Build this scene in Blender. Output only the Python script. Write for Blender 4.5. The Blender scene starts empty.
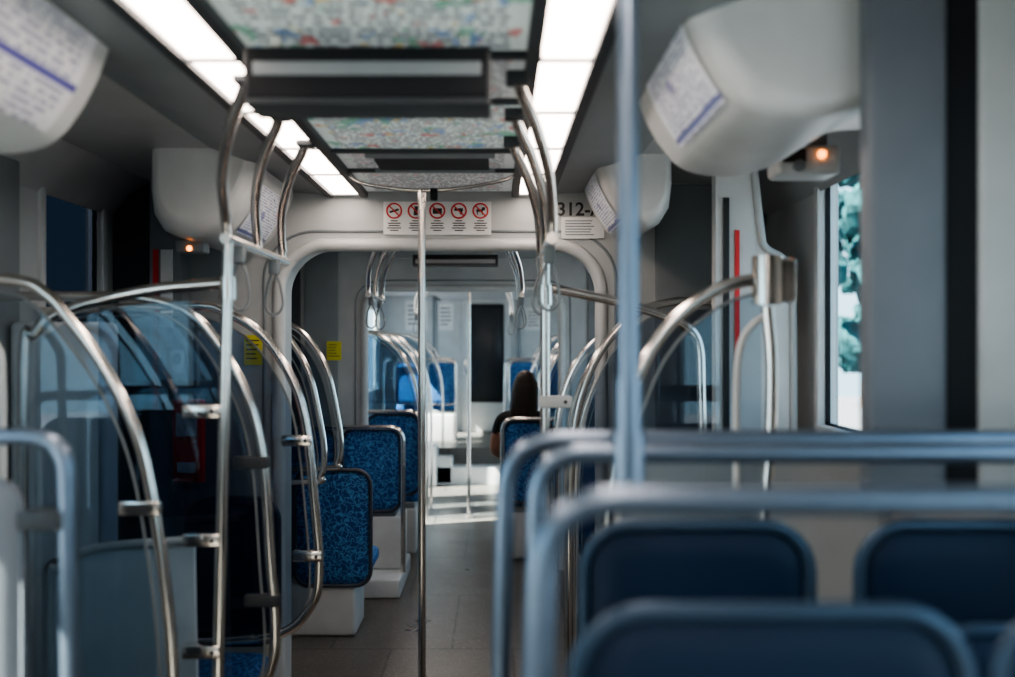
import bpy, bmesh, math, random
from mathutils import Vector, Matrix
random.seed(4)
scene = bpy.context.scene

# ------------------------------------------------------------------ materials
def nmat(name):
    m = bpy.data.materials.new(name); m.use_nodes = True
    nt = m.node_tree
    return m, nt, nt.nodes['Principled BSDF']

def mat(name, col, rough=.5, metal=0., var=.08, scale=6., bump=0., spec=.5, bscale=200.):
    m, nt, p = nmat(name)
    tc = nt.nodes.new('ShaderNodeTexCoord')
    nz = nt.nodes.new('ShaderNodeTexNoise'); nz.inputs['Scale'].default_value = scale
    nz.inputs['Detail'].default_value = 4
    nt.links.new(tc.outputs['Object'], nz.inputs['Vector'])
    rp = nt.nodes.new('ShaderNodeValToRGB')
    rp.color_ramp.elements[0].position = .3; rp.color_ramp.elements[1].position = .7
    rp.color_ramp.elements[0].color = (*[c*(1-var) for c in col], 1)
    rp.color_ramp.elements[1].color = (*[min(1, c*(1+var)) for c in col], 1)
    nt.links.new(nz.outputs['Fac'], rp.inputs['Fac'])
    nt.links.new(rp.outputs['Color'], p.inputs['Base Color'])
    p.inputs['Roughness'].default_value = rough
    p.inputs['Metallic'].default_value = metal
    p.inputs['Specular IOR Level'].default_value = spec
    if bump:
        n2 = nt.nodes.new('ShaderNodeTexNoise'); n2.inputs['Scale'].default_value = bscale
        nt.links.new(tc.outputs['Object'], n2.inputs['Vector'])
        b = nt.nodes.new('ShaderNodeBump'); b.inputs['Strength'].default_value = bump
        b.inputs['Distance'].default_value = .002
        nt.links.new(n2.outputs['Fac'], b.inputs['Height'])
        nt.links.new(b.outputs['Normal'], p.inputs['Normal'])
    return m

def emis(name, col, s):
    m, nt, p = nmat(name)
    tc = nt.nodes.new('ShaderNodeTexCoord')
    nz = nt.nodes.new('ShaderNodeTexNoise'); nz.inputs['Scale'].default_value = 2
    nt.links.new(tc.outputs['Object'], nz.inputs['Vector'])
    rp = nt.nodes.new('ShaderNodeValToRGB')
    rp.color_ramp.elements[0].color = (*[c*.93 for c in col], 1)
    rp.color_ramp.elements[1].color = (*col, 1)
    nt.links.new(nz.outputs['Fac'], rp.inputs['Fac'])
    nt.links.new(rp.outputs['Color'], p.inputs['Emission Color'])
    p.inputs['Base Color'].default_value = (*col, 1)
    p.inputs['Emission Strength'].default_value = s
    return m

def glass(name, tint, refl=.7, rough=.03, gc=(.8, .9, 1), base=.05):
    # thin sheet: tinted transmission + angle dependent reflection (same from both sides)
    m, nt, p = nmat(name)
    out = nt.nodes['Material Output']
    tr = nt.nodes.new('ShaderNodeBsdfTransparent'); tr.inputs['Color'].default_value = (*tint, 1)
    gl = nt.nodes.new('ShaderNodeBsdfGlossy'); gl.inputs['Roughness'].default_value = rough
    gl.inputs['Color'].default_value = (*gc, 1)
    lw = nt.nodes.new('ShaderNodeLayerWeight'); lw.inputs['Blend'].default_value = .5
    pw = nt.nodes.new('ShaderNodeMath'); pw.operation = 'POWER'; pw.inputs[1].default_value = 5
    ma = nt.nodes.new('ShaderNodeMath'); ma.operation = 'MULTIPLY_ADD'; ma.inputs[1].default_value = refl; ma.inputs[2].default_value = base
    nt.links.new(lw.outputs['Facing'], pw.inputs[0]); nt.links.new(pw.outputs[0], ma.inputs[0])
    mx = nt.nodes.new('ShaderNodeMixShader')
    nt.links.new(ma.outputs[0], mx.inputs['Fac'])
    nt.links.new(tr.outputs[0], mx.inputs[1]); nt.links.new(gl.outputs[0], mx.inputs[2])
    nt.links.new(mx.outputs[0], out.inputs['Surface'])
    return m

def fabric(name, base, line):
    m, nt, p = nmat(name)
    tc = nt.nodes.new('ShaderNodeTexCoord')
    nz = nt.nodes.new('ShaderNodeTexNoise'); nz.inputs['Scale'].default_value = 20
    nt.links.new(tc.outputs['Object'], nz.inputs['Vector'])
    mixv = nt.nodes.new('ShaderNodeMix'); mixv.data_type = 'VECTOR'; mixv.inputs['Factor'].default_value = .10
    nt.links.new(tc.outputs['Object'], mixv.inputs['A']); nt.links.new(nz.outputs['Color'], mixv.inputs['B'])
    vo = nt.nodes.new('ShaderNodeTexVoronoi'); vo.feature = 'DISTANCE_TO_EDGE'; vo.inputs['Scale'].default_value = 32
    nt.links.new(mixv.outputs['Result'], vo.inputs['Vector'])
    rp = nt.nodes.new('ShaderNodeValToRGB')
    rp.color_ramp.elements[0].position = .02; rp.color_ramp.elements[0].color = (*line, 1)
    rp.color_ramp.elements[1].position = .10; rp.color_ramp.elements[1].color = (*base, 1)
    nt.links.new(vo.outputs['Distance'], rp.inputs['Fac'])
    nt.links.new(rp.outputs['Color'], p.inputs['Base Color'])
    p.inputs['Roughness'].default_value = .8
    return m

def poster(name, base, ink, rows, cols, blobs=None, band=None, rough=.35, ems=0):
    m, nt, p = nmat(name)
    N = nt.nodes.new; L = nt.links.new
    uv = N('ShaderNodeUVMap'); sp = N('ShaderNodeSeparateXYZ'); L(uv.outputs[0], sp.inputs[0])
    def ma(op, a, b=None):
        n = N('ShaderNodeMath'); n.operation = op
        for i, x in enumerate((a, b)):
            if x is None: continue
            if isinstance(x, (int, float)): n.inputs[i].default_value = x
            else: L(x, n.inputs[i])
        return n.outputs[0]
    v = ma('MULTIPLY', sp.outputs['Y'], rows)
    row = ma('FLOOR', v); fr = ma('FRACT', v)
    band1 = ma('LESS_THAN', fr, .5)
    cb = N('ShaderNodeCombineXYZ')
    L(ma('MULTIPLY', sp.outputs['X'], cols), cb.inputs[0]); L(ma('MULTIPLY', row, 7.3), cb.inputs[1])
    nz = N('ShaderNodeTexNoise'); nz.inputs['Scale'].default_value = 1; nz.inputs['Detail'].default_value = 1
    L(cb.outputs[0], nz.inputs['Vector'])
    txt = ma('MULTIPLY', ma('GREATER_THAN', nz.outputs['Fac'], .46), band1)
    mg = ma('MULTIPLY', ma('GREATER_THAN', sp.outputs['X'], .06), ma('LESS_THAN', sp.outputs['X'], .94))
    txt = ma('MULTIPLY', txt, mg)
    mx = N('ShaderNodeMix'); mx.data_type = 'RGBA'
    mx.inputs['A'].default_value = (*base, 1); mx.inputs['B'].default_value = (*ink, 1)
    L(txt, mx.inputs['Factor'])
    cur = mx.outputs['Result']
    if blobs:
        for i, (c, th, sc) in enumerate(blobs):
            n2 = N('ShaderNodeTexNoise'); n2.noise_dimensions = '4D'; n2.inputs['W'].default_value = i*3.7+1
            n2.inputs['Scale'].default_value = sc; L(uv.outputs[0], n2.inputs['Vector'])
            m2 = N('ShaderNodeMix'); m2.data_type = 'RGBA'
            L(ma('MULTIPLY', ma('GREATER_THAN', n2.outputs['Fac'], th), .7), m2.inputs['Factor'])
            L(cur, m2.inputs['A']); m2.inputs['B'].default_value = (*c, 1)
            cur = m2.outputs['Result']
    if band:
        c, v0, v1 = band
        m3 = N('ShaderNodeMix'); m3.data_type = 'RGBA'
        L(ma('MULTIPLY', ma('GREATER_THAN', sp.outputs['Y'], v0), ma('LESS_THAN', sp.outputs['Y'], v1)), m3.inputs['Factor'])
        L(cur, m3.inputs['A']); m3.inputs['B'].default_value = (*c, 1); cur = m3.outputs['Result']
    L(cur, p.inputs['Base Color'])
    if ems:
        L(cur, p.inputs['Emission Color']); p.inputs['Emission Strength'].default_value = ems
    p.inputs['Roughness'].default_value = rough
    return m

M_wall = mat('wall_plastic', (.43, .445, .44), .4, bump=.05)
M_light = mat('light_grey_plastic', (.54, .55, .54), .38)
M_pale = mat('pale_panel', (.70, .74, .76), .4)
M_mid = mat('mid_grey_panel', (.20, .22, .23), .45)
M_post = mat('door_post_grey', (.13, .145, .165), .5)
M_dark = mat('dark_grey_panel', (.04, .045, .05), .5, spec=.3)
M_black = mat('black_rubber', (.010, .011, .013), .6, spec=.2)
M_ceil = mat('ceiling_panel', (.36, .37, .37), .4)
M_steel = mat('brushed_steel', (.84, .78, .73), .16, 1., .05, 30)
M_steelb = mat('blue_lit_steel', (.17, .215, .28), .3, .8, .05, 30)  # chrome, with the bluish light on the near rails put into its colour
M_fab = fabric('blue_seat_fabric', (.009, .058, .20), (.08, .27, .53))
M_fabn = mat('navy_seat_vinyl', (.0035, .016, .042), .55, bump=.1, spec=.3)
M_glass = glass('tinted_partition_glass', (.62, .70, .76), base=.06)
M_glassd = glass('dark_partition_glass', (.36, .43, .52), base=.05)
M_win = glass('window_glass', (.80, .92, .94), .5, base=.04)
M_wind = glass('dark_window_glass', (.006, .008, .012), .3, .1, (.25, .28, .3), base=.03)
M_strip = emis('light_diffuser', (1., .83, .73), 13.)
M_orange = emis('orange_led', (1., .28, .03), 7.)
M_white = mat('white_sticker', (.75, .75, .73), .5, var=.03)
M_red = mat('red_ink', (.6, .03, .03), .5)
M_ink = mat('black_ink', (.02, .02, .02), .5)
M_yel = mat('yellow_sticker', (.60, .55, .05), .5)
M_screen = mat('screen_glass', (.02, .022, .024), .25)
M_skin = mat('skin', (.42, .22, .15), .5)
M_hair = mat('dark_brown_hair', (.022, .012, .008), .5, bump=.4, bscale=90)
M_shirt = mat('black_shirt', (.015, .015, .017), .85)
M_pants = mat('dark_jeans', (.02, .03, .06), .85)
M_shoe = mat('shoe_leather', (.03, .025, .02), .5)
M_leaf = mat('tree_leaves', (.012, .045, .05), .9, var=.8, scale=3, spec=.1)
M_bark = mat('bark', (.08, .05, .03), .9)
M_asph = mat('asphalt', (.10, .10, .11), .9)

def floor_mat():
    m, nt, p = nmat('floor_rubber'); N = nt.nodes.new; L = nt.links.new
    tc = N('ShaderNodeTexCoord')
    br = N('ShaderNodeTexBrick'); br.inputs['Scale'].default_value = 1
    br.inputs['Brick Width'].default_value = .62; br.inputs['Row Height'].default_value = 1.1
    br.inputs['Mortar Size'].default_value = .008
    br.inputs['Color1'].default_value = (.070, .064, .058, 1); br.inputs['Color2'].default_value = (.085, .077, .069, 1)
    br.inputs['Mortar'].default_value = (.02, .02, .02, 1)
    L(tc.outputs['Object'], br.inputs['Vector'])
    nz = N('ShaderNodeTexNoise'); nz.inputs['Scale'].default_value = 130; L(tc.outputs['Object'], nz.inputs['Vector'])
    rp = N('ShaderNodeValToRGB'); rp.color_ramp.elements[0].position = .60; rp.color_ramp.elements[1].position = .68
    L(nz.outputs['Fac'], rp.inputs['Fac'])
    mx = N('ShaderNodeMix'); mx.data_type = 'RGBA'; mx.inputs['B'].default_value = (.24, .21, .18, 1)
    L(rp.outputs['Color'], mx.inputs['Factor']); L(br.outputs['Color'], mx.inputs['A'])
    L(mx.outputs['Result'], p.inputs['Base Color'])
    n3 = N('ShaderNodeTexNoise'); n3.inputs['Scale'].default_value = 3; n3.inputs['Detail'].default_value = 6
    L(tc.outputs['Object'], n3.inputs['Vector'])
    mr = N('ShaderNodeMapRange'); mr.inputs['To Min'].default_value = .2; mr.inputs['To Max'].default_value = .42
    L(n3.outputs['Fac'], mr.inputs['Value']); L(mr.outputs[0], p.inputs['Roughness'])
    return m
M_floor = floor_mat()

# ------------------------------------------------------------------ mesh builder
def catmull(pts, sub=8):
    P = [Vector(p) for p in pts]
    if len(P) < 3: return P
    Q = [P[0]*2-P[1]] + P + [P[-1]*2-P[-2]]
    out = []
    for i in range(1, len(Q)-2):
        p0, p1, p2, p3 = Q[i-1], Q[i], Q[i+1], Q[i+2]
        for k in range(sub):
            t = k/sub
            out.append(.5*((2*p1)+(p2-p0)*t+(2*p0-5*p1+4*p2-p3)*t*t+(3*p1-p0-3*p2+p3)*t**3))
    out.append(P[-1]); return out

def fillet(pts, r, n=8):
    P = [Vector(p) for p in pts]; out = [P[0]]
    for i in range(1, len(P)-1):
        a, b, c = P[i-1], P[i], P[i+1]
        d1 = (a-b); d2 = (c-b)
        rr = min(r, d1.length*.49, d2.length*.49)
        s = b+d1.normalized()*rr; e = b+d2.normalized()*rr
        for k in range(n+1):
            t = k/n
            out.append(s*(1-t)**2 + b*2*t*(1-t) + e*t*t)
    out.append(P[-1]); return out

def rrect(w, h, r, n=6):
    r = max(.001, min(r, w/2-.0005, h/2-.0005)); o = []
    for cx, cz, a0 in ((w/2-r, h/2-r, 0), (-w/2+r, h/2-r, 90), (-w/2+r, -h/2+r, 180), (w/2-r, -h/2+r, 270)):
        for k in range(n+1):
            a = math.radians(a0+90*k/n); o.append((cx+r*math.cos(a), cz+r*math.sin(a)))
    return o

class B:
    def __init__(s, name): s.name = name; s.v = []; s.f = []; s.m = []; s.mats = []
    def mi(s, m):
        if m not in s.mats: s.mats.append(m)
        return s.mats.index(m)
    def add(s, vs, fs, m):
        o = len(s.v); i = s.mi(m)
        s.v += [tuple(v) for v in vs]
        for f in fs: s.f.append([a+o for a in f]); s.m.append(i)
        return s
    def box(s, x0, x1, y0, y1, z0, z1, m, bev=0, seg=3):
        bm = bmesh.new(); bmesh.ops.create_cube(bm, size=1)
        for v in bm.verts:
            v.co = Vector(((x0+x1)/2+v.co.x*(x1-x0), (y0+y1)/2+v.co.y*(y1-y0), (z0+z1)/2+v.co.z*(z1-z0)))
        if bev: bmesh.ops.bevel(bm, geom=bm.edges[:], offset=bev, segments=seg, affect='EDGES', profile=.5)
        bm.verts.index_update()
        s.add([v.co[:] for v in bm.verts], [[v.index for v in f.verts] for f in bm.faces], m); bm.free(); return s
    def prism(s, poly, y0, y1, m, single=False):
        n = len(poly)
        bm = bmesh.new()
        if single:
            bm.faces.new([bm.verts.new((x, y0, z)) for x, z in poly])
        else:
            vs = [(x, y0, z) for x, z in poly]+[(x, y1, z) for x, z in poly]
            fs = [list(range(n)), list(range(2*n-1, n-1, -1))]+[[i, i+n, (i+1) % n+n, (i+1) % n] for i in range(n)]
            bv = [bm.verts.new(v) for v in vs]
            for f in fs: bm.faces.new([bv[i] for i in f])
            bmesh.ops.recalc_face_normals(bm, faces=bm.faces[:])
        caps = [f for f in bm.faces if len(f.verts) > 4]
        if caps: bmesh.ops.triangulate(bm, faces=caps)
        bm.verts.index_update()
        s.add([v.co[:] for v in bm.verts], [[v.index for v in f.verts] for f in bm.faces], m); bm.free(); return s
    def tube(s, pts, r, m, mode='c', seg=12, closed=False, fr=.05, r2=None):
        if mode == 'c': P = catmull(pts)
        elif mode == 'f': P = fillet(pts, fr)
        else: P = [Vector(p) for p in pts]
        Q = [P[0]]
        for p in P[1:]:
            if (p-Q[-1]).length > 1e-5: Q.append(p)
        P = Q
        if closed and (P[0]-P[-1]).length < 1e-4: P.pop()
        n = len(P); vs = []; nrm = None
        for i in range(n):
            if closed: t = (P[(i+1) % n]-P[i-1]).normalized()
            else: t = (P[min(i+1, n-1)]-P[max(i-1, 0)]).normalized()
            if nrm is None:
                nrm = t.orthogonal().normalized()
            else:
                nrm = (nrm-t*nrm.dot(t)).normalized()
            b = t.cross(nrm)
            rr = r if r2 is None else r+(r2-r)*i/(n-1)
            for k in range(seg):
                a = 2*math.pi*k/seg; vs.append(P[i]+(nrm*math.cos(a)+b*math.sin(a))*rr)
        fs = []
        for i in range(n if closed else n-1):
            j = (i+1) % n
            for k in range(seg):
                fs.append([i*seg+k, i*seg+(k+1) % seg, j*seg+(k+1) % seg, j*seg+k])
        if not closed: fs += [list(range(seg))[::-1], [(n-1)*seg+k for k in range(seg)]]
        return s.add(vs, fs, m)
    def pad(s, c, w, h, t, r, m, tilt=0, horiz=False):
        prof = [(.05, t/2), (.022, t/2-.003), (.007, t/2-.012), (0, t/4), (0, -t/4), (.007, -t/2+.012), (.022, -t/2+.003), (.05, -t/2)]
        vs = []; fs = []; n = None
        for ins, off in prof:
            ring = rrect(w-2*ins, h-2*ins, max(.004, r-ins)); n = len(ring)
            vs += [(x, off, z) for x, z in ring]
        for i in range(len(prof)-1):
            for k in range(n):
                fs.append([i*n+k, i*n+(k+1) % n, (i+1)*n+(k+1) % n, (i+1)*n+k])
        fs += [list(range(n))[::-1], [(len(prof)-1)*n+k for k in range(n)]]
        R = Matrix.Rotation(tilt+(math.pi/2 if horiz else 0), 4, 'X')
        return s.add([R@Vector(v)+Vector(c) for v in vs], fs, m)
    def sph(s, c, rad, m, seg=20, fn=None):
        if isinstance(rad, (int, float)): rad = (rad,)*3
        bm = bmesh.new(); bmesh.ops.create_uvsphere(bm, u_segments=seg, v_segments=seg//2+2, radius=1)
        for v in bm.verts:
            p = v.co.copy()
            if fn: p = fn(p)
            v.co = Vector((c[0]+p.x*rad[0], c[1]+p.y*rad[1], c[2]+p.z*rad[2]))
        bm.verts.index_update()
        s.add([v.co[:] for v in bm.verts], [[v.index for v in f.verts] for f in bm.faces], m); bm.free(); return s
    def build(s, parent=None, ang=35):
        xs = [v[0] for v in s.v]; ys = [v[1] for v in s.v]; zs = [v[2] for v in s.v]
        o = Vector(((min(xs)+max(xs))/2, (min(ys)+max(ys))/2, min(zs)))
        me = bpy.data.meshes.new(s.name)
        me.from_pydata([Vector(v)-o for v in s.v], [], s.f); me.update()
        for m in s.mats: me.materials.append(m)
        me.polygons.foreach_set('material_index', s.m)
        me.polygons.foreach_set('use_smooth', [True]*len(me.polygons))
        me.set_sharp_from_angle(angle=math.radians(ang))
        ob = bpy.data.objects.new(s.name, me); scene.collection.objects.link(ob); ob.location = o
        if parent: par(ob, parent)
        return ob

def par(ch, p):
    ch.parent = p; ch.matrix_parent_inverse = Matrix.Translation(-Vector(p.location))

def sheet(name, rows, m, parent=None):
    nr = len(rows); nc = len(rows[0]); me = bpy.data.meshes.new(name)
    vs = [Vector(p) for r in rows for p in r]
    fs = [[i*nc+j, i*nc+j+1, (i+1)*nc+j+1, (i+1)*nc+j] for i in range(nr-1) for j in range(nc-1)]
    o = sum(vs, Vector())/len(vs)
    me.from_pydata([v-o for v in vs], [], fs); me.update(); me.materials.append(m)
    uv = me.uv_layers.new(name='UVMap')
    for l in me.loops:
        i, j = divmod(l.vertex_index, nc)
        uv.data[l.index].uv = (j/(nc-1), 1-i/(nr-1))
    me.polygons.foreach_set('use_smooth', [True]*len(me.polygons))
    ob = bpy.data.objects.new(name, me); scene.collection.objects.link(ob); ob.location = o
    if parent: par(ob, parent)
    return ob

def text(name, body, x, y, z, size, m, parent=None):
    cu = bpy.data.curves.new(name, 'FONT'); cu.body = body; cu.size = size; cu.extrude = .0008; cu.offset = size*.018
    cu.materials.append(m); ob = bpy.data.objects.new(name, cu); scene.collection.objects.link(ob)
    ob.location = (x, y, z); ob.rotation_euler = (math.pi/2, 0, 0)
    if parent: par(ob, parent)
    return ob

# ------------------------------------------------------------------ shell
W = 1.30
b = B('floor'); b.box(-W-.1, W+.1, 2.4, 11.4, -.15, 0, M_floor)
b.box(-W-.1, W+.1, -1.6, 2.4, -.15, .36, M_floor); b.box(-W-.1, W+.1, 11.4, 14, -.15, .38, M_floor)
b.box(-.6, .6, 11.1, 11.4, 0, .19, M_light); b.build()
b = B('ceiling'); b.box(-W-.1, W+.1, -1.6, 14, 2.2, 2.3, M_ceil)
for sd in (-1, 1):
    b.prism([(sd*W, 2.2), (sd*W, 2.06), (sd*1.24, 2.14), (sd*1.15, 2.2)], -1.5, 4.0, M_ceil)
    b.prism([(sd*.44, 2.2), (sd*.44, 2.15), (sd*.60, 2.158), (sd*.72, 2.2)], -1.5, 3.98, M_mid)
for y0, y1 in ((4.25, 6.9), (7.05, 13.5)):
    b.box(-.5, .5, y0, y1, 2.15, 2.2, M_ceil)
b.box(-.315, .315, -1.5, 3.98, 2.16, 2.2, M_mid)
for x in (-.438, -.30, .30, .438):
    b.box(x-.014, x+.014, -1.5, 3.98, 2.138, 2.2, M_dark)
for y in (-.6, .6, 1.1, 2.08, 2.47, 3.1, 3.45):
    b.box(-.3, .3, y-.012, y+.012, 2.145, 2.2, M_dark)
b.build()

def wall(name, sd, wins):
    b = B(name); xa, xb = sorted((sd*W, sd*(W+.06)))
    cur = -1.5
    for y0, y1, z0, z1, g in sorted(wins, key=lambda w: w[0]):
        if y0 > cur: b.box(xa, xb, cur, y0, 0, 2.2, M_wall)
        b.box(xa, xb, y0, y1, 0, z0, M_wall); b.box(xa, xb, y0, y1, z1, 2.2, M_wall); cur = y1
    b.box(xa, xb, cur, 13.6, 0, 2.2, M_wall)
    b.build()
    return
winL = [(-1.3, .05, .95, 2.0, M_win), (.15, 1.6, .95, 2.0, M_win), (3.36, 3.86, .95, 2.12, M_wind), (8.3, 8.75, .2, 2.0, M_win), (9.15, 9.4, .2, 2.0, M_win), (9.9, 10.6, .2, 2.0, M_win), (11.6, 13, 1.0, 2.0, M_win)]
winR = [(-1.3, .05, .95, 2.0, M_win), (.15, 1.5, .95, 2.0, M_win), (2.66, 3.32, 1.28, 2.09, M_win), (4.5, 6.6, .95, 1.98, M_win), (8.3, 10.9, .2, 2.0, M_win), (11.6, 13, 1.0, 2.0, M_win)]
wall('wall_left', -1, winL); wall('wall_right', 1, winR)
k = 0
for sd, ws in ((-1, winL), (1, winR)):
    for y0, y1, z0, z1, g in ws:
        k += 1
        b = B('window_%d' % k)
        xi = sd*(W-.012); xo = sd*(W+.05)
        xm = sd*(W+.03)
        def fr(ya, yb, za, zb, m=M_light):
            a, c = sorted((xi, xo)); b.box(a, c, ya, yb, za, zb, m, .006, 2)
        t = .035
        fr(y0-t, y0+.005, z0-t, z1+t); fr(y1-.005, y1+t, z0-t, z1+t); fr(y0, y1, z1-.005, z1+t); fr(y0, y1, z0-t, z0+.005)
        b.add([(xm, y0+.004, z0+.004), (xm, y1-.004, z0+.004), (xm, y1-.004, z1-.004), (xm, y0+.004, z1-.004)], [[0, 1, 2, 3]], g)
        q = .012
        for (ya, yb, za, zb) in ((y0+.004, y0+q, z0, z1), (y1-q, y1-.004, z0, z1), (y0, y1, z1-q, z1-.004), (y0, y1, z0+.004, z0+q)):
            a, c = sorted((sd*(W+.015), xm)); b.box(a, c, ya, yb, za, zb, M_black)
        b.build()
B('wall_back').box(-W-.1, W+.1, -1.6, -1.5, 0, 2.3, M_wall).build()

# upright door pocket panel on the right, wall hung above the seat backs
b = B('door_pocket_panel')
b.box(.880, 1.02, 1.765, 1.82, 1.262, 2.2, M_post, .012)
b.box(1.015, 1.082, 1.775, 1.81, 1.262, 2.2, M_black)
b.box(1.077, 1.30, 1.765, 1.82, 1.262, 2.2, M_wall, .01); b.build()
b = B('trim_1'); b.box(1.27, 1.30, 1.95, 2.5, .36, 2.16, M_wall, .01); b.build()
b = B('trim_3'); b.box(-1.30, -1.25, 2.5, 3.1, .0, 2.12, M_mid, .01); b.build()

def portal(name, y0, y1, hw, zt, r, m, cols=True):
    b = B(name)
    poly = [(-W, 0), (-W, 2.2), (W, 2.2), (W, 0), (hw, 0)]
    path = []
    for k in range(11):
        a = math.radians(90*k/10); path.append((hw-r+r*math.cos(a), zt-r+r*math.sin(a)))
    for k in range(11):
        a = math.radians(90+90*k/10); path.append((-hw+r+r*math.cos(a), zt-r+r*math.sin(a)))
    poly += path+[(-hw, 0)]
    b.prism(poly, y0, y1, m)
    lip = [(hw, y0, 0)]+[(x, y0, z) for x, z in path]+[(-hw, y0, 0)]
    b.tube(lip, .026, M_light, mode='p', seg=12)
    lip2 = [(x*1.09, y0-.002, z+(.055 if z > .1 else 0)) for x, _, z in lip]
    b.tube(lip2, .006, M_mid, mode='p', seg=8)
    for sd in (-1, 1):
        a, c = sorted((sd*1.12, sd*1.298)); b.box(a, c, y0-.03, y0+.01, 0, 2.19, M_dark, .008)
        a, c = sorted((sd*.86, sd*1.09)); b.box(a, c, y0-.018, y0+.01, 0, 2.19, M_mid, .006)
    return b.build()
P1 = portal('trim_portal', 4.0, 4.25, .645, 1.95, .19, M_wall)
P2 = portal('trim_portal', 6.9, 7.1, .68, 1.94, .16, M_wall)
b = B('wall_far'); b.box(-W, W, 13.5, 13.6, .38, 2.2, M_light)
b.box(-.62, -.58, 13.46, 13.5, .38, 2.2, M_mid); b.box(.52, .56, 13.46, 13.5, .38, 2.2, M_mid); b.build()
b = B('door_1')
b.box(-.22, .42, 13.44, 13.5, .38, 2.17, M_light, .012)
b.box(-.12, .34, 13.425, 13.445, .78, 2.10, M_black, .02); b.box(-.09, .31, 13.42, 13.43, .82, 2.06, M_screen, .01)
b.box(-.20, -.15, 13.40, 13.44, 1.15, 1.35, M_steel, .01); b.build()

# ------------------------------------------------------------------ light strips
for nm, segs, z in (('ceiling_light_strip', [(-1.45, -.9), (-.88, -.3), (-.28, .3), (.32, .9), (.92, 1.48), (1.5, 2.08), (2.1, 2.55), (2.57, 3.02), (3.04, 3.48), (3.5, 3.95)], 2.15),
                    ('ceiling_light_strip', [(4.4, 4.9), (4.92, 5.5), (5.52, 6.1)], 2.15),
                    ('ceiling_light_strip', [(7.3, 8.3), (8.32, 9.4), (9.42, 10.3)], 2.15)):
    for sd in (-1, 1):
        b = B(nm)
        for y0, y1 in segs:
            a, c = sorted((sd*.318, sd*.422)); b.box(a, c, y0, y1, z-.004, z+.03, M_strip, .003, 1)
            a, c = sorted((sd*.314, sd*.426)); b.box(a, c, y1+.001, y1+.019, z-.008, z+.03, M_mid)
        b.build()

PM1 = poster('route_map_print', (.60, .68, .66), (.12, .14, .16), 26, 44, [((.50, .05, .05), .62, 10), ((.04, .33, .20), .60, 8), ((.1, .25, .5), .64, 9), ((.6, .45, .1), .64, 10)], ems=.3)  # map print with a glow added to lift its brightness
PM2 = poster('route_text_print', (.52, .55, .55), (.10, .10, .12), 20, 40, [((.5, .12, .1), .66, 11), ((.1, .4, .25), .66, 10)], ems=.22)  # weaker added glow brightens this print too
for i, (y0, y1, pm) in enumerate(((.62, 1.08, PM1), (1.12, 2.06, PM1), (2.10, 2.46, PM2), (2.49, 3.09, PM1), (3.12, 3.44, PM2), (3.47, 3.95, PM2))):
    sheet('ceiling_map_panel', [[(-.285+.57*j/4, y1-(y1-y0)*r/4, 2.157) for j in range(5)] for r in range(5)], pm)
b = B('ceiling_vent_grille')
for i in range(12): b.box(-.17, .2, 3.18+i*.02, 3.19+i*.02, 2.146, 2.154, M_dark)
b.box(-.19, .22, 3.15, 3.165, 2.14, 2.155, M_mid); b.box(-.19, .22, 3.42, 3.435, 2.14, 2.155, M_mid)
b.build()

def display(y, x0, x1, z0, z1, th=.13):
    b = B('hanging_display')
    b.box(x0, x1, y, y+th, z0, z1, M_dark, .004)
    b.box(x0+.006, x1-.006, y-.004, y+.01, z0+.012, z1-.004, M_black, .003)
    b.box(x0+.018, x1-.018, y-.007, y+.002, z1-.056, z1-.030, M_mid, .002)
    b.box(x0+.002, x1-.002, y-.006, y+.01, z0+.001, z0+.010, M_dark)
    for x in (x0+.04, x1-.06): b.box(x, x+.02, y+.04, y+.08, z1-.01, 2.16, M_steel)
    b.build()
display(1.9, -.258, .212, 2.008, 2.118)
display(6.3, -.3, .24, 2.05, 2.12)

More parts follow.
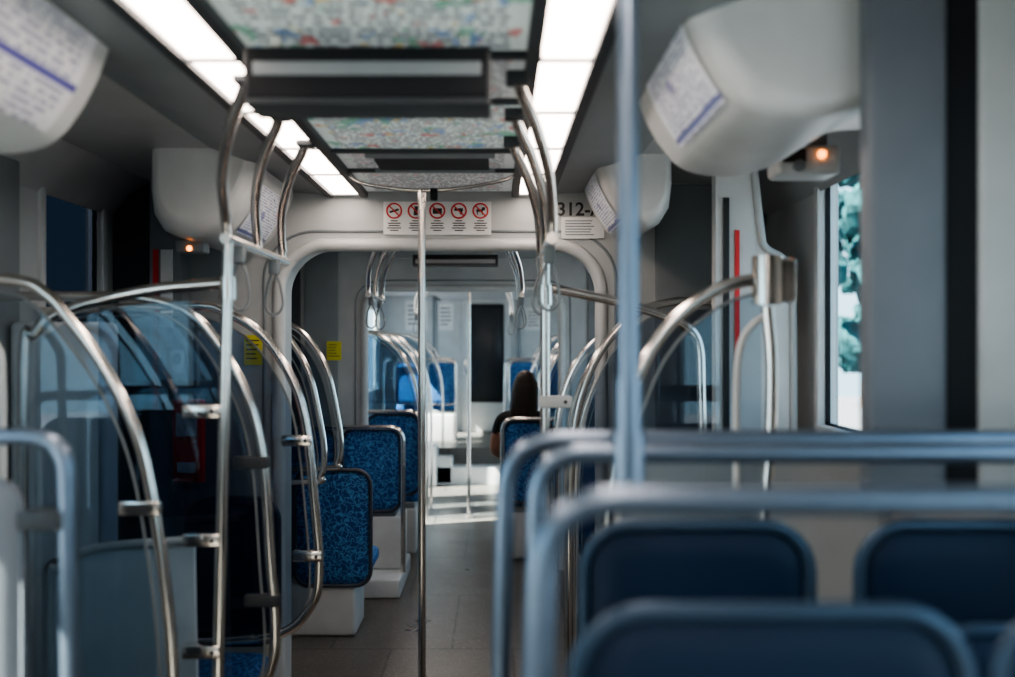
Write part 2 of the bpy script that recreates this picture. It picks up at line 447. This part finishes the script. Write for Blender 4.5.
# ------------------------------------------------------------------ housings
PROF = [(.56, 2.2), (.575, 2.155), (.60, 2.095), (.635, 2.035), (.68, 1.985), (.75, 1.962), (.84, 1.965), (.92, 1.99), (1.0, 2.04), (1.08, 2.075), (1.3, 2.085)]
def profpts(outer=1.3):
    P = catmull([(x, 0, z) for x, z in PROF], 5)
    return [((p.x), p.z) for p in P if p.x <= outer+1e-6]
def housing(sd, y0, y1, outer=1.3, post=None, r=.07, pm=None, dx=0, dz=0):
    pr = [(x+dx, z+(dz if z < 2.19 else 0)) for x, z in profpts(outer=outer-dx)]
    if outer < 1.29:
        x, z = pr[-1]; pr += [(x+.04, z+.02), (x+.07, z+.07), (x+.08, z+.15), (x+.08, 2.2)]
    else: pr.append((1.3, 2.2))
    cx = (pr[0][0]+pr[-1][0])/2; cz = 2.2
    N = 6
    rings = [(y0+r*(1-math.cos(math.pi/2*k/N)), 1-(r*(1-math.sin(math.pi/2*k/N)))/.33) for k in range(N+1)]
    rings += [(y1-r*(1-math.cos(math.pi/2*k/N)), 1-(r*(1-math.sin(math.pi/2*k/N)))/.33) for k in range(N, -1, -1)]
    b = B('door_operator_cover'); n = len(pr); vs = []; fs = []
    for y, s in rings:
        vs += [(sd*(cx+(x-cx)*s), y, cz+(z-cz)*s) for x, z in pr]
    for i in range(len(rings)-1):
        for k in range(n-1): fs.append([i*n+k, i*n+k+1, (i+1)*n+k+1, (i+1)*n+k])
    fs += [list(range(n)), [(len(rings)-1)*n+k for k in range(n)]]
    b.add(vs, fs, M_light)
    ob = b.build(ang=50)
    if post:
        ya, yb, i0, i1 = post
        rows = []
        for i in range(i0, i1+1):
            x, z = pr[i]; xn, zn = pr[i+1]; d = Vector((xn-x, zn-z)).normalized(); nx, nz = (-abs(d.y), -abs(d.x))
            xx = x+nx*.005; zz = z+nz*.005
            ys = [ya+(yb-ya)*j/6 for j in range(7)]
            if sd > 0: ys = ys[::-1]
            rows.append([(sd*xx, y, zz) for y in ys])
        sheet('posted_notice', rows, pm, ob)
    return ob
NP = poster('notice_print', (.78, .78, .80), (.35, .35, .45), 14, 26, None, ((.10, .09, .35), .42, .49))
NP2 = poster('notice_print_b', (.80, .84, .90), (.25, .27, .42), 20, 26, [((.04, .04, .30), .64, 3)], ((.12, .14, .35), .04, .10))
housing(-1, .9, 2.1, post=(1.35, 1.97, 3, 19), pm=NP, dz=-.02)
housing(1, 1.83, 2.55, post=(1.89, 2.34, 2, 18), pm=NP2, dz=.012, r=.05)
housing(-1, 3.3, 3.99, outer=.86, post=(3.45, 3.85, 5, 19), pm=NP2, dx=.01, dz=-.05)
housing(1, 3.4, 3.99, outer=.75, post=(3.5, 3.85, 4, 19), pm=NP2, dz=-.01)

def lamp(x, y, z, ztop, w=.16):
    b = B('door_indicator_lamp')
    b.box(x-w/2, x+w/2, y, y+.12, z, z+.075, M_light, .012); b.box(x-w/2+.03, x+w/2-.03, y+.02, y+.1, z+.06, ztop, M_mid)
    b.box(x-w/2+.01, x-.01, y-.004, y+.004, z+.03, z+.065, M_ink, .003)
    b.tube([(x-.03, y+.0, z+.02), (x-.03, y-.012, z+.02)], .016, M_mid, 'p', 14)
    b.sph((x+.03, y-.002, z+.05), .011, M_orange, 12); b.build()
lamp(1.03, 2.57, 1.99, 2.2)
b = B('door_indicator_lamp'); b.box(-.90, -.80, 3.5, 3.58, 1.875, 1.92, M_mid, .006); b.sph((-.85, 3.5, 1.888), .010, M_orange, 12); b.build()

# ------------------------------------------------------------------ door posts
b = B('door_post_cover')
b.prism([(.97, 2.2), (1.10, 2.2), (1.125, 1.93), (1.14, 1.88), (1.20, 1.84), (1.225, 1.80), (1.235, 1.3), (1.235, 0), (.97, 0)], 3.40, 3.46, M_light)
b.tube([(1.10, 3.40, 2.15), (1.125, 3.40, 1.93), (1.14, 3.40, 1.88), (1.20, 3.40, 1.84), (1.228, 3.40, 1.78), (1.235, 3.40, 1.3), (1.235, 3.40, .1)], .014, M_wall)
b.box(1.035, 1.05, 3.392, 3.402, 1.38, 1.94, M_red); b.box(.995, 1.015, 3.392, 3.402, 1.0, 2.05, M_ink)
b.build()
b = B('door_post_cover'); b.prism([(-1.12, 2.19), (-1.01, 2.19), (-.99, 1.6), (-.96, .9), (-.96, 0), (-1.12, 0)], 3.88, 3.97, M_mid)
b.box(-1.105, -1.085, 3.872, 3.882, 1.3, 1.92, M_red); b.box(-1.075, -1.03, 3.872, 3.882, 1.62, 1.92, M_white); b.build()  # white strip painted in for a bright glimpse of outside
b = B('information_sign'); b.box(-1.05, -.965, 3.862, 3.872, 1.42, 1.55, M_mid, .004); b.box(-1.035, -.98, 3.856, 3.864, 1.44, 1.53, M_white)
b.sph((-1.008, 3.856, 1.495), (.017, .002, .022), M_ink, 12); b.build()
M_redb = mat('reflection_red', (.85, .04, .04), .45)  # red of a reflection, put into a surface colour
b = B('red_reflection_box'); b.box(-1.02, -.90, 3.84, 3.875, 1.02, 1.34, M_redb, .008); b.box(-1.005, -.925, 3.835, 3.842, 1.2, 1.29, M_white); b.box(-1.0, -.93, 3.835, 3.842, 1.06, 1.1, M_white); b.build()  # added box standing in for a red and white reflection

# ------------------------------------------------------------------ rails
R = .0155
def clampb(b, x, y, z, m, w=.10):
    b.box(x-w/2, x+w/2, y-.02, y+.02, z-.018, z+.018, m, .006, 2)
    b.tube([(x+w*.3, y-.023, z), (x+w*.3, y-.018, z)], .006, M_dark, 'p', 8)

def screen(pts, y, wallx, clamps=(), glassm=M_glass, zg=.3, r=R, name='windscreen_hoop'):
    b = B(name)
    P3 = [(x, y, z) for x, z in pts]
    b.tube(P3, r, M_steel)
    C = catmull(P3, 4)
    sd = -1 if wallx < 0 else 1
    poly = []
    for p in C:
        if p.z > zg: poly.append((p.x+sd*.03, p.z-.028))
    poly = [q for q in poly if abs(q[0]) < abs(wallx)-.01]
    poly = [(wallx, poly[0][1])]+poly+[(poly[-1][0], zg), (wallx, zg)]
    b.prism(poly, y, y, glassm, single=True)
    b.tube([(x, y, z) for x, z in poly[1:-2]], .004, M_mid, 'p', 6)
    for z, m in clamps:
        x = min(C, key=lambda p: abs(p.z-z)).x
        clampb(b, x+sd*.035, y, z, m)
    return b.build()
screen([(-1.28, 1.73), (-.97, 1.71), (-.884, 1.675), (-.824, 1.61), (-.752, 1.514), (-.692, 1.406), (-.644, 1.274), (-.608, 1.082), (-.584, .89), (-.572, .70), (-.565, .3), (-.565, .0)],
       2.46, -1.24, [(1.15, M_steel)], zg=.2)
screen([(-1.28, 1.69), (-.9, 1.69), (-.737, 1.672), (-.635, 1.617), (-.548, 1.50), (-.485, 1.361), (-.45, 1.187), (-.432, .926), (-.418, .752), (-.425, .63), (-.47, .56), (-.6, .53), (-.9, .52)],
       2.9, -.93, [(1.21, M_dark), (.81, M_dark)], zg=.55, glassm=M_glassd)
screen([(-1.28, 1.66), (-.80, 1.68), (-.671, 1.659), (-.549, 1.583), (-.457, 1.451), (-.407, 1.302), (-.377, 1.038), (-.361, .807), (-.384, .692), (-.473, .603), (-.638, .576), (-.9, .57)],
       3.3, -1.2, [(1.235, M_steel), (.855, M_steel)], zg=.6, glassm=M_glassd)
for y in (4.6, 5.1):
    screen([(-1.28, 1.68), (-.9, 1.67), (-.75, 1.60), (-.64, 1.43), (-.585, 1.2), (-.565, 1.05), (-.58, .95), (-.64, .92), (-1.28, .91)], y, -1.28, zg=.95, glassm=M_glassd)
for y in (4.7, 5.3, 6.3):
    screen([(1.28, 1.68), (1.0, 1.67), (.85, 1.58), (.72, 1.43), (.63, 1.2), (.60, .95), (.60, .5), (.60, 0)], y, 1.28, zg=.5)
for y in (8.0, 8.25, 8.8, 9.4, 11.5, 12.5):
    z0 = .38 if y > 11.4 else 0
    for sd in (-1, 1):
        if y == 8.25 and sd < 0: continue
        if y == 8.0 and sd > 0: continue
        o = 0 if sd < 0 else .22
        screen([(sd*1.28, 1.68), (sd*(.85+o*.6), 1.67), (sd*(.66+o), 1.60), (sd*(.52+o), 1.47), (sd*(.43+o), 1.28), (sd*(.385+o), 1.03), (sd*(.38+o), .6), (sd*(.38+o), z0)], y, sd*1.28, zg=.5+z0, r=.014)
screen([(.862, 1.702), (.8065, 1.70), (.726, 1.672), (.6455, 1.612), (.588, 1.5385), (.545, 1.44), (.515, 1.33), (.49, 1.15), (.48, .9), (.48, .36)], 2.36, .85, zg=.5)
b = B('lower_partition_panel'); b.box(.53, 1.24, 2.56, 2.60, 0, 1.30, M_wall, .015); b.box(.57, 1.20, 2.555, 2.562, .2, 1.20, M_light, .004)
b.tube([(.53, 2.58, 0), (.53, 2.58, 1.30), (1.24, 2.58, 1.30)], .014, M_light, 'f', fr=.05); b.build()
b = B('rail_bracket'); b.tube([(.862, 2.36, 1.645), (.862, 2.36, 1.76)], .036, M_steel, 'p', 20)
b.box(.86, .93, 2.345, 2.40, 1.65, 1.755, M_steel, .01); b.tube([(.862, 2.36, 1.64), (.872, 2.36, 1.50), (.868, 2.36, 1.3), (.85, 2.36, 1.0), (.85, 2.36, .36)], .014, M_steel)
b.tube([(.79, 2.36, 1.2), (.79, 2.36, 1.45), (.80, 2.36, 1.55), (.83, 2.36, 1.60), (.862, 2.36, 1.62)], .009, M_light); b.build()
b = B('grab_rail'); b.tube([(.37, 3.2, 1.735), (.46, 3.2, 1.72), (.60, 3.2, 1.69), (.74, 3.2, 1.65), (.83, 3.2, 1.61), (.872, 3.2, 1.55), (.88, 3.2, 1.4), (.885, 3.2, 1.0), (.885, 3.2, 0)], R, M_steel)
b.build()
screen([(1.28, 1.7), (.95, 1.71), (.857, 1.705), (.742, 1.669), (.634, 1.568), (.562, 1.442), (.515, 1.28), (.495, 1.05), (.49, .6), (.49, 0)], 3.65, 1.24, zg=.5, glassm=M_glassd)

def strap(b, x, y, z, L=.15):
    b.tube([(x-.006, y, z+.017), (x-.007, y, z-.03), (x-.02, y, z-.07), (x-.028, y, z-L+.02), (x-.012, y, z-L-.01), (x+.012, y, z-L-.01), (x+.028, y, z-L+.02), (x+.02, y, z-.07), (x+.007, y, z-.03), (x+.006, y, z+.017)], .0045, M_mid, seg=8)
    b.box(x-.016, x+.016, y-.016, y+.016, z-.035, z+.02, M_mid, .006, 2)

def overhead(y0, xr, xt, down, zt=2.15, n=3):
    b = B('overhead_grab_rail'); dx = xr-xt; s = 1 if dx > 0 else -1
    for k in range(n):
        y = y0+.35*k
        b.tube([(xt, y-.42, zt), (xt+.12*dx, y-.38, 2.12), (xt+.48*dx, y-.28, 2.065), (xt+.85*dx, y-.14, 1.98), (xr, y-.03, 1.89), (xr, y, 1.83)], .0145, M_steel)
        b.box(xt-.025, xt+.025, y-.445, y-.39, zt-.02, zt+.012, M_dark, .006, 2)
    b.tube([(xr, y0-.03, 1.83), (xr, y0+.35*(n-1)+.03, 1.83)], .015, M_steel, 'p')
    strap(b, xr, y0+.12, 1.81); strap(b, xr, y0+.55, 1.81)
    if down:
        yd, xd = down
        b.tube([(xr, yd, 1.83), (xd, yd, 0)], R, M_steel, 'p')
        for z in (1.70,): b.tube([(xr-.0, yd, z-.03), (xr-.001, yd, z+.03)], .024, M_steel, 'p')
        b.tube([(xd, yd, 0), (xd, yd, .03)], .035, M_steel, 'p')
    return b
b = overhead(2.65, -.487, -.335, (2.65, -.53))
b.tube([(-1.03, 2.65, .2), (-1.03, 2.65, 1.45), (-1.0, 2.65, 1.58), (-.93, 2.65, 1.637), (-.80, 2.65, 1.675), (-.668, 2.65, 1.70), (-.49, 2.65, 1.715)], R, M_steel)
for z in (1.375, 1.035, .74): clampb(b, -.555, 2.65, z, M_steel, .1)
b.prism([(-1.0, .3), (-1.0, 1.56), (-.9, 1.62), (-.75, 1.655), (-.56, 1.67), (-.575, .3)], 2.65, 2.65, M_glass, single=True)
b.build()
b = overhead(2.65, .37, .27, (3.0, .372)); b.tube([(.371, 3.0, 1.735), (.371, 3.2, 1.735)], .014, M_steel, 'p')
clampb(b, .40, 3.0, 1.38, M_light, .1); b.build()
for y0 in (5.6, 8.9):
    overhead(y0, -.487, -.335, None).build(); overhead(y0, .37, .27, None).build()

b = B('grab_pole'); b.tube([(-.036, 3.5, 0), (-.036, 3.5, 2.09)], .0135, M_steel, 'p', 16); b.tube([(-.036, 3.5, 0), (-.036, 3.5, .03)], .035, M_steel, 'p')
b.tube([(-.30, 3.5, 2.15), (-.25, 3.5, 2.118), (-.15, 3.5, 2.10), (-.036, 3.5, 2.092), (.10, 3.5, 2.10), (.24, 3.5, 2.125), (.30, 3.5, 2.15)], .007, M_steel)
b.box(-.005, .02, 3.47, 3.5, 2.055, 2.095, M_black, .004); b.build()
b = B('grab_pole'); b.tube([(-.015, 9.0, 0), (-.015, 9.0, 2.15)], .015, M_steel, 'p', 16); b.tube([(-.015, 9.0, 0), (-.015, 9.0, .03)], .04, M_steel, 'p'); b.build()
b = B('grab_pole'); b.tube([(.42, 1.5, 1.38), (.42, 1.5, 2.15)], .0165, M_steelb, 'p', 16)
b.tube([(.42, 1.5, 1.335), (.42, 1.5, 1.42)], .026, M_steelb, 'p', 16); b.tube([(.42, 1.5, 1.42), (.42, 1.5, 1.50)], .021, M_steelb, 'p', 16)
b.tube([(.42, 1.5, 2.13), (.42, 1.5, 2.155)], .035, M_steelb, 'p'); b.build()

# ------------------------------------------------------------------ seats
M_sfb = mat('seat_frame_blue_grey', (.045, .075, .115), .4, .5)
M_sfd = mat('seat_frame_dark', (.05, .06, .08), .4, .2)
def seats(x0, x1, y, zf, ztop, shells, stop, sbot, face=1, hoop=True, fab=M_fab, tm=M_steel, plinth=None, splay=.03, fr=.09, cz=.45, name='passenger_seat_pair', sf=None, fabc=None):
    b = B(name); fabc = fabc or fab
    if hoop:
        b.tube([(x0-splay, y, zf), (x0, y, ztop), (x1, y, ztop), (x1+.0, y, zf)], .016, tm, 'f', 14, fr=fr)
    yb = y+face*.07
    for a, c in shells:
        w = c-a; cx = (a+c)/2; h = stop-sbot
        b.pad((cx, yb, (stop+sbot)/2), w, h, .055, .075, fab)
        rr = [(cx+x, yb-face*.018, (stop+sbot)/2+z) for x, z in rrect(w+.012, h+.012, .08)]
        b.tube(rr, .011, sf or (tm if hoop else M_sfd), 'p', 10, closed=True)
        b.pad((cx, yb+face*.26, zf+cz-.04), w, .44, .08, .07, fabc, horiz=True)
        b.box(cx-w/2+.03, cx+w/2-.03, yb+min(0, face*.42), yb+max(0, face*.42), zf+cz-.12, zf+cz-.07, M_mid, .01, 2)
    xs0 = min(a for a, c in shells); xs1 = max(c for a, c in shells)
    px0, px1 = plinth or (xs0+.04, xs1-.02)
    b.box(px0, px1, y+(.06 if face > 0 else -.42), y+(.42 if face > 0 else -.06), zf, zf+cz-.11, M_light, .02)
    return b.build()
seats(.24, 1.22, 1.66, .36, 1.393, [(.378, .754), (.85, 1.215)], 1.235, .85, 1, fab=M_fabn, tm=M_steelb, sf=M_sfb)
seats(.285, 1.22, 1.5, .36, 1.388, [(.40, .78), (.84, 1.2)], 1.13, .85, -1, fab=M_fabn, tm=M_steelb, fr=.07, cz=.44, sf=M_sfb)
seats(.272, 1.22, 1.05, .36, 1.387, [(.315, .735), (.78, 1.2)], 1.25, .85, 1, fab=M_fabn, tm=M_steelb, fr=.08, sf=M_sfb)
b = B('seat_partition'); b.tube([(-.515, 1.75, .36), (-.53, 1.75, 1.39), (-1.25, 1.75, 1.39), (-1.25, 1.75, .36)], .016, M_steelb, 'f', 14, fr=.07)
b.pad((-.91, 1.75, .85), .61, .94, .03, .06, M_post); clampb(b, -.57, 1.75, 1.245, M_dark, .08); b.build()
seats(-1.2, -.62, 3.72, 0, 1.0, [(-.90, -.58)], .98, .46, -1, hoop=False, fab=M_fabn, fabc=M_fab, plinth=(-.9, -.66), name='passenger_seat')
seats(-1.25, -.44, 5.25, 0, .97, [(-1.23, -.86), (-.835, -.445)], .88, .28, 1, hoop=False, fab=M_fab, plinth=(-1.25, -.52), cz=.4)
seats(-1.25, -.36, 6.3, .12, 1.03, [(-1.2, -.80), (-.745, -.385)], 1.01, .5, 1, hoop=True, fab=M_fab, plinth=(-1.25, -.37), cz=.45, sf=M_sfd)
B('seat_plinth').box(-1.29, -.36, 6.1, 6.88, 0, .12, M_light, .015).build()
seats(-1.25, -.33, 7.35, 0, 1.06, [(-1.2, -.80), (-.72, -.345)], 1.03, .45, 1, hoop=True, fab=M_fab, sf=M_sfd)
seats(.68, 1.25, 5.7, 0, .97, [(.68, .95), (.97, 1.24)], .9, .35, 1, hoop=True, fab=M_fab, sf=M_sfd)
seats(.275, 1.25, 7.17, 0, 1.02, [(.29, .60), (.68, 1.05)], .99, .42, 1, hoop=True, fab=M_fab, splay=0, sf=M_sfd)
seats(-1.1, -.25, 12.0, .38, 1.38, [(-.98, -.62), (-.58, -.25)], 1.34, .84, 1, fab=M_fab)
seats(.35, 1.1, 12.2, .38, 1.38, [(.40, .72), (.75, 1.07)], 1.34, .84, 1, fab=M_fab)
b = B('step_box'); b.box(-.75, -.42, 10.9, 11.4, 0, .45, M_light, .02); b.box(-.72, -.25, 11.1, 11.39, 0, .3, M_light, .02); b.build()

b = B('equipment_cabinet'); b.box(-1.24, -.95, 3.0, 3.12, 0, 1.62, M_pale, .02)
b.tube([(-1.09, 3.0, .88), (-1.09, 2.985, .88)], .033, M_steel, 'p', 20); b.tube([(-1.09, 2.986, .88), (-1.09, 2.975, .88)], .022, M_ink, 'p', 20); b.build()
b = B('lower_partition_panel'); b.prism([(-.98, 0), (-.98, .93), (-.93, .97), (-.82, .995), (-.60, 1.0), (-.58, 0)], 2.72, 2.74, M_pale)
b.tube([(-.99, 2.72, .0), (-.99, 2.72, .85), (-.97, 2.72, .94), (-.90, 2.72, .985), (-.8, 2.72, 1.005), (-.57, 2.72, 1.02)], .013, M_light); b.build()
b = B('grab_rail'); b.tube([(-1.2, 2.3, 1.62), (-1.0, 2.3, 1.60), (-.93, 2.3, 1.55), (-.915, 2.3, 1.45), (-.915, 2.3, 1.0), (-.915, 2.3, .36)], .011, M_light); b.build()

# ------------------------------------------------------------------ signs
yS = 3.992
b = B('prohibition_sign'); b.box(-.225, .205, yS-.004, yS+.006, 1.99, 2.122, M_white)
for i in range(5):
    cx = -.182+i*.086; cz = 2.085
    b.tube([(cx+.029*math.cos(a), yS-.006, cz+.029*math.sin(a)) for a in [2*math.pi*k/24 for k in range(24)]], .0035, M_red, 'p', 6, closed=True)
    b.tube([(cx-.021, yS-.009, cz+.021), (cx+.021, yS-.009, cz-.021)], .003, M_red, 'p', 6)
    if i == 0: b.tube([(cx-.018, yS-.006, cz-.006), (cx+.018, yS-.006, cz+.006)], .004, M_ink, 'p', 6)
    elif i == 1: b.box(cx-.008, cx+.008, yS-.007, yS-.004, cz-.018, cz+.008, M_ink); b.box(cx-.004, cx+.012, yS-.007, yS-.004, cz+.006, cz+.018, M_ink)
    elif i == 2: b.box(cx-.018, cx+.018, yS-.007, yS-.004, cz-.012, cz+.01, M_ink, .001)
    elif i == 3: b.box(cx-.018, cx+.016, yS-.007, yS-.004, cz, cz+.010, M_ink); b.box(cx+.004, cx+.014, yS-.007, yS-.004, cz-.014, cz+.002, M_ink)
    else:
        b.box(cx-.016, cx+.010, yS-.007, yS-.004, cz-.004, cz+.006, M_ink); b.box(cx+.006, cx+.018, yS-.007, yS-.004, cz+.002, cz+.014, M_ink)
        for q in (-.014, .006): b.box(cx+q, cx+q+.004, yS-.007, yS-.004, cz-.015, cz, M_ink)
    for r_, wd in enumerate((.5, .9, .8, 1, .6)):
        b.box(cx-.028*wd, cx+.028*wd, yS-.006, yS-.003, 2.043-r_*.0095, 2.047-r_*.0095, M_ink)
b.build()
b = B('car_number_sign')
b.box(.485, .655, yS-.004, yS+.006, 1.975, 2.06, M_white)
for r_ in range(6): b.box(.50, .50+.14*(.7+.3*random.random()), yS-.006, yS-.003, 2.043-r_*.011, 2.047-r_*.011, M_mid)
cs = b.build(); text('number', '312-A', .466, yS-.004, 2.067, .074, M_ink, cs)
def sticker(x, y, z, w, h, m=M_yel, nm='warning_sticker'):
    b = B(nm); b.box(x-w/2, x+w/2, y-.003, y+.003, z-h/2, z+h/2, m)
    for k in range(5): b.box(x-w*.38, x+w*(.1+.28*random.random()), y-.005, y-.002, z+h*(.3-k*.15), z+h*(.34-k*.15), M_ink)
    b.build()
sticker(-.745, 3.99, 1.53, .07, .12); sticker(-.885, 6.87, 1.51, .10, .13)
sticker(-.84, 13.49, 1.95, .3, .4, M_white, 'notice_poster'); sticker(-.44, 13.49, 1.93, .2, .36, M_white, 'notice_poster'); sticker(.75, 13.49, 1.9, .25, .3, M_white, 'notice_poster')
b = B('car_number_plate'); b.box(-.62, -.40, 13.485, 13.495, 2.13, 2.19, M_white); cs = b.build(); text('number', '24-', -.6, 13.48, 2.135, .08, M_ink, cs)

# ------------------------------------------------------------------ seated passenger
def figure(name, joints, edges, facemat, mats, sub=2):
    me = bpy.data.meshes.new(name); me.from_pydata([j[0] for j in joints], edges, []); ob = bpy.data.objects.new(name+'_tmp', me)
    scene.collection.objects.link(ob)
    md = ob.modifiers.new('s', 'SKIN'); md.use_smooth_shade = True
    for i, j in enumerate(joints):
        sv = me.skin_vertices[0].data[i]; sv.radius = j[1] if isinstance(j[1], tuple) else (j[1], j[1]); sv.use_root = (i == 0)
    s2 = ob.modifiers.new('u', 'SUBSURF'); s2.levels = sub; s2.render_levels = sub
    dg = bpy.context.evaluated_depsgraph_get(); ev = ob.evaluated_get(dg)
    nm = bpy.data.meshes.new_from_object(ev); bpy.data.objects.remove(ob)
    nm.materials.clear()
    for m in mats: nm.materials.append(m)
    for p in nm.polygons: p.material_index = facemat(p.center); p.use_smooth = True
    o = bpy.data.objects.new(name, nm); scene.collection.objects.link(o); return o
J = [((.43, 7.43, .55), (.15, .12)), ((.43, 7.41, .70), (.12, .10)), ((.425, 7.39, .88), (.145, .10)), ((.43, 7.385, 1.02), (.09, .07)), ((.435, 7.39, 1.09), (.05, .05)), ((.44, 7.40, 1.16), (.048, .048)),
     ((.265, 7.385, 1.005), (.06, .06)), ((.212, 7.42, .77), (.043, .043)), ((.31, 7.64, .68), (.028, .028)),
     ((.585, 7.385, 1.005), (.06, .06)), ((.64, 7.42, .77), (.043, .043)), ((.55, 7.64, .68), (.028, .028)),
     ((.34, 7.50, .54), (.09, .09)), ((.33, 7.88, .55), (.062, .062)), ((.33, 7.90, .30), (.055, .055)), ((.33, 7.91, .10), (.038, .038)), ((.33, 8.04, .045), (.036, .036)),
     ((.52, 7.50, .54), (.09, .09)), ((.53, 7.88, .55), (.062, .062)), ((.53, 7.90, .30), (.055, .055)), ((.53, 7.91, .10), (.038, .038)), ((.53, 8.04, .045), (.036, .036))]
E = [(0, 1), (1, 2), (2, 3), (3, 4), (4, 5), (3, 6), (6, 7), (7, 8), (3, 9), (9, 10), (10, 11), (0, 12), (12, 13), (13, 14), (14, 15), (15, 16), (0, 17), (17, 18), (18, 19), (19, 20), (20, 21)]
def fm(c):
    if c.z > 1.075: return 1
    if (c.x < .285 or c.x > .575 or c.y > 7.56) and .62 < c.z < .90 and not (.31 < c.x < .55 and c.y < 7.55): return 1
    if c.z < .12: return 3
    if c.z < .62: return 2
    return 0
person = figure('seated_passenger', J, E, fm, [M_shirt, M_skin, M_pants, M_shoe])
b = B('head'); H = (.445, 7.405, 1.235)
def hf(p):
    q = p.copy()
    if q.z < -.2: q.x *= 1+.35*(q.z+.2); q.y = q.y*(1+.15*(q.z+.2))
    return q
b.sph(H, (.074, .092, .112), M_skin, 28, hf)
b.sph((H[0], H[1]+.095, H[2]-.015), (.012, .018, .022), M_skin, 12)
for s in (-1, 1):
    b.sph((H[0]+s*.03, H[1]+.082, H[2]+.005), (.012, .010, .009), M_white, 12); b.sph((H[0]+s*.03, H[1]+.091, H[2]+.005), .0045, M_ink, 8)
    b.sph((H[0]+s*.076, H[1]+.0, H[2]-.01), (.008, .018, .03), M_skin, 12)
    b.tube([(H[0]+s*.018, H[1]+.09, H[2]+.024), (H[0]+s*.032, H[1]+.09, H[2]+.029), (H[0]+s*.045, H[1]+.08, H[2]+.022)], .003, M_hair, seg=6)
b.tube([(H[0]-.022, H[1]+.082, H[2]-.055), (H[0], H[1]+.09, H[2]-.053), (H[0]+.022, H[1]+.082, H[2]-.055)], .005, M_red, seg=8)
b.build(person)
b = B('hair')
def hh(p):
    q = p.copy()
    if q.y > .25 and q.z < .45: q *= .8
    return q
b.sph((H[0], H[1]-.008, H[2]+.012), (.088, .105, .118), M_hair, 32, hh)
for k in range(34):
    a = math.radians(-200+220*k/33)
    x = H[0]+.078*math.cos(a); y = H[1]-.01+.09*math.sin(a)
    if y > H[1]+.04: continue
    L = .22+.07*random.random()
    b.tube([(H[0]+.04*math.cos(a), H[1]+.05*math.sin(a), H[2]+.10), (x, y, H[2]+.02), (x+.014*math.cos(a)-.01, min(y, H[1])-.012, H[2]-.10), (H[0]-.02+.095*math.cos(a)+random.uniform(-.01, .01), H[1]-.07+.045*math.sin(a), H[2]-L)], .02, M_hair, seg=8, r2=.007)
b.build(person)
for s, wx in ((1, .31), (-1, .55)):
    b = B('hand'); cx = wx+s*.02; b.sph((cx, 7.695, .665), (.038, .05, .016), M_skin, 14)
    for i in range(4):
        fx = cx+(-.027+.018*i); L = (.06, .072, .068, .055)[i]
        b.tube([(fx, 7.72, .667), (fx, 7.735+L*.35, .668), (fx, 7.735+L*.75, .655), (fx, 7.735+L, .638)], .0085, M_skin, seg=8, r2=.0065)
    b.tube([(cx+s*.03, 7.675, .663), (cx+s*.052, 7.70, .66), (cx+s*.056, 7.73, .652)], .010, M_skin, seg=8, r2=.008)
    b.build(person)

# ------------------------------------------------------------------ outside
B('ground_outside').box(-40, 40, -25, 40, -.6, -.5, M_asph).build()
def tree(x, y, h, n=30):
    b = B('tree'); b.tube([(x, y, -.5), (x+.1, y, h*.3), (x, y+.1, h*.6)], .16, M_bark, r2=.08)
    for k in range(n):
        a = random.uniform(0, 6.28); rr = random.uniform(0, h*.28); zz = h*random.uniform(.15, 1)
        s = random.uniform(.5, .95)*h*.08
        def fn(p): return p*(1+.25*math.sin(p.x*9+k)*math.cos(p.z*8)+.15*math.sin(p.y*17))
        b.sph((x+rr*math.cos(a), y+rr*math.sin(a), zz), s, M_leaf, 14, fn)
    b.build()
for x, y, h in ((10.2, 26, 7), (12.5, 33, 7), (-14, 4, 5), (-16, 10, 5)): tree(x, y, h, 46)

# ------------------------------------------------------------------ light
w = bpy.data.worlds.new('sky'); scene.world = w; w.use_nodes = True
nt = w.node_tree; bg = nt.nodes['Background']
tc = nt.nodes.new('ShaderNodeTexCoord'); sp = nt.nodes.new('ShaderNodeSeparateXYZ'); rp = nt.nodes.new('ShaderNodeValToRGB')
nt.links.new(tc.outputs['Generated'], sp.inputs[0]); nt.links.new(sp.outputs['Z'], rp.inputs['Fac'])
rp.color_ramp.elements[0].color = (.62, .86, 1, 1); rp.color_ramp.elements[1].color = (.36, .58, .9, 1)
nt.links.new(rp.outputs['Color'], bg.inputs['Color']); bg.inputs['Strength'].default_value = 3.0
sl = bpy.data.lights.new('sun', 'SUN'); sl.energy = 95; sl.angle = math.radians(.6); sl.color = (1, .92, .82)
so = bpy.data.objects.new('sun', sl); scene.collection.objects.link(so)
so.rotation_euler = Vector((1.0, .35, -1.15)).to_track_quat('-Z', 'Y').to_euler(); so.location = (-8, 8, 10)
try:
    scene.view_settings.look = 'AgX - Medium High Contrast'
except Exception:
    pass

# ------------------------------------------------------------------ camera
cd = bpy.data.cameras.new('camera'); co = bpy.data.objects.new('camera', cd); scene.collection.objects.link(co)
co.location = (.22, 0, 1.55); co.rotation_euler = (math.pi/2, 0, 0)
cd.sensor_width = 36; cd.lens = 36*1000/1015
cd.shift_x = 12.5/1015; cd.shift_y = 6.5/1015; cd.clip_start = .05
cd.dof.use_dof = True; cd.dof.focus_distance = 4.5; cd.dof.aperture_fstop = 1.5
scene.camera = co
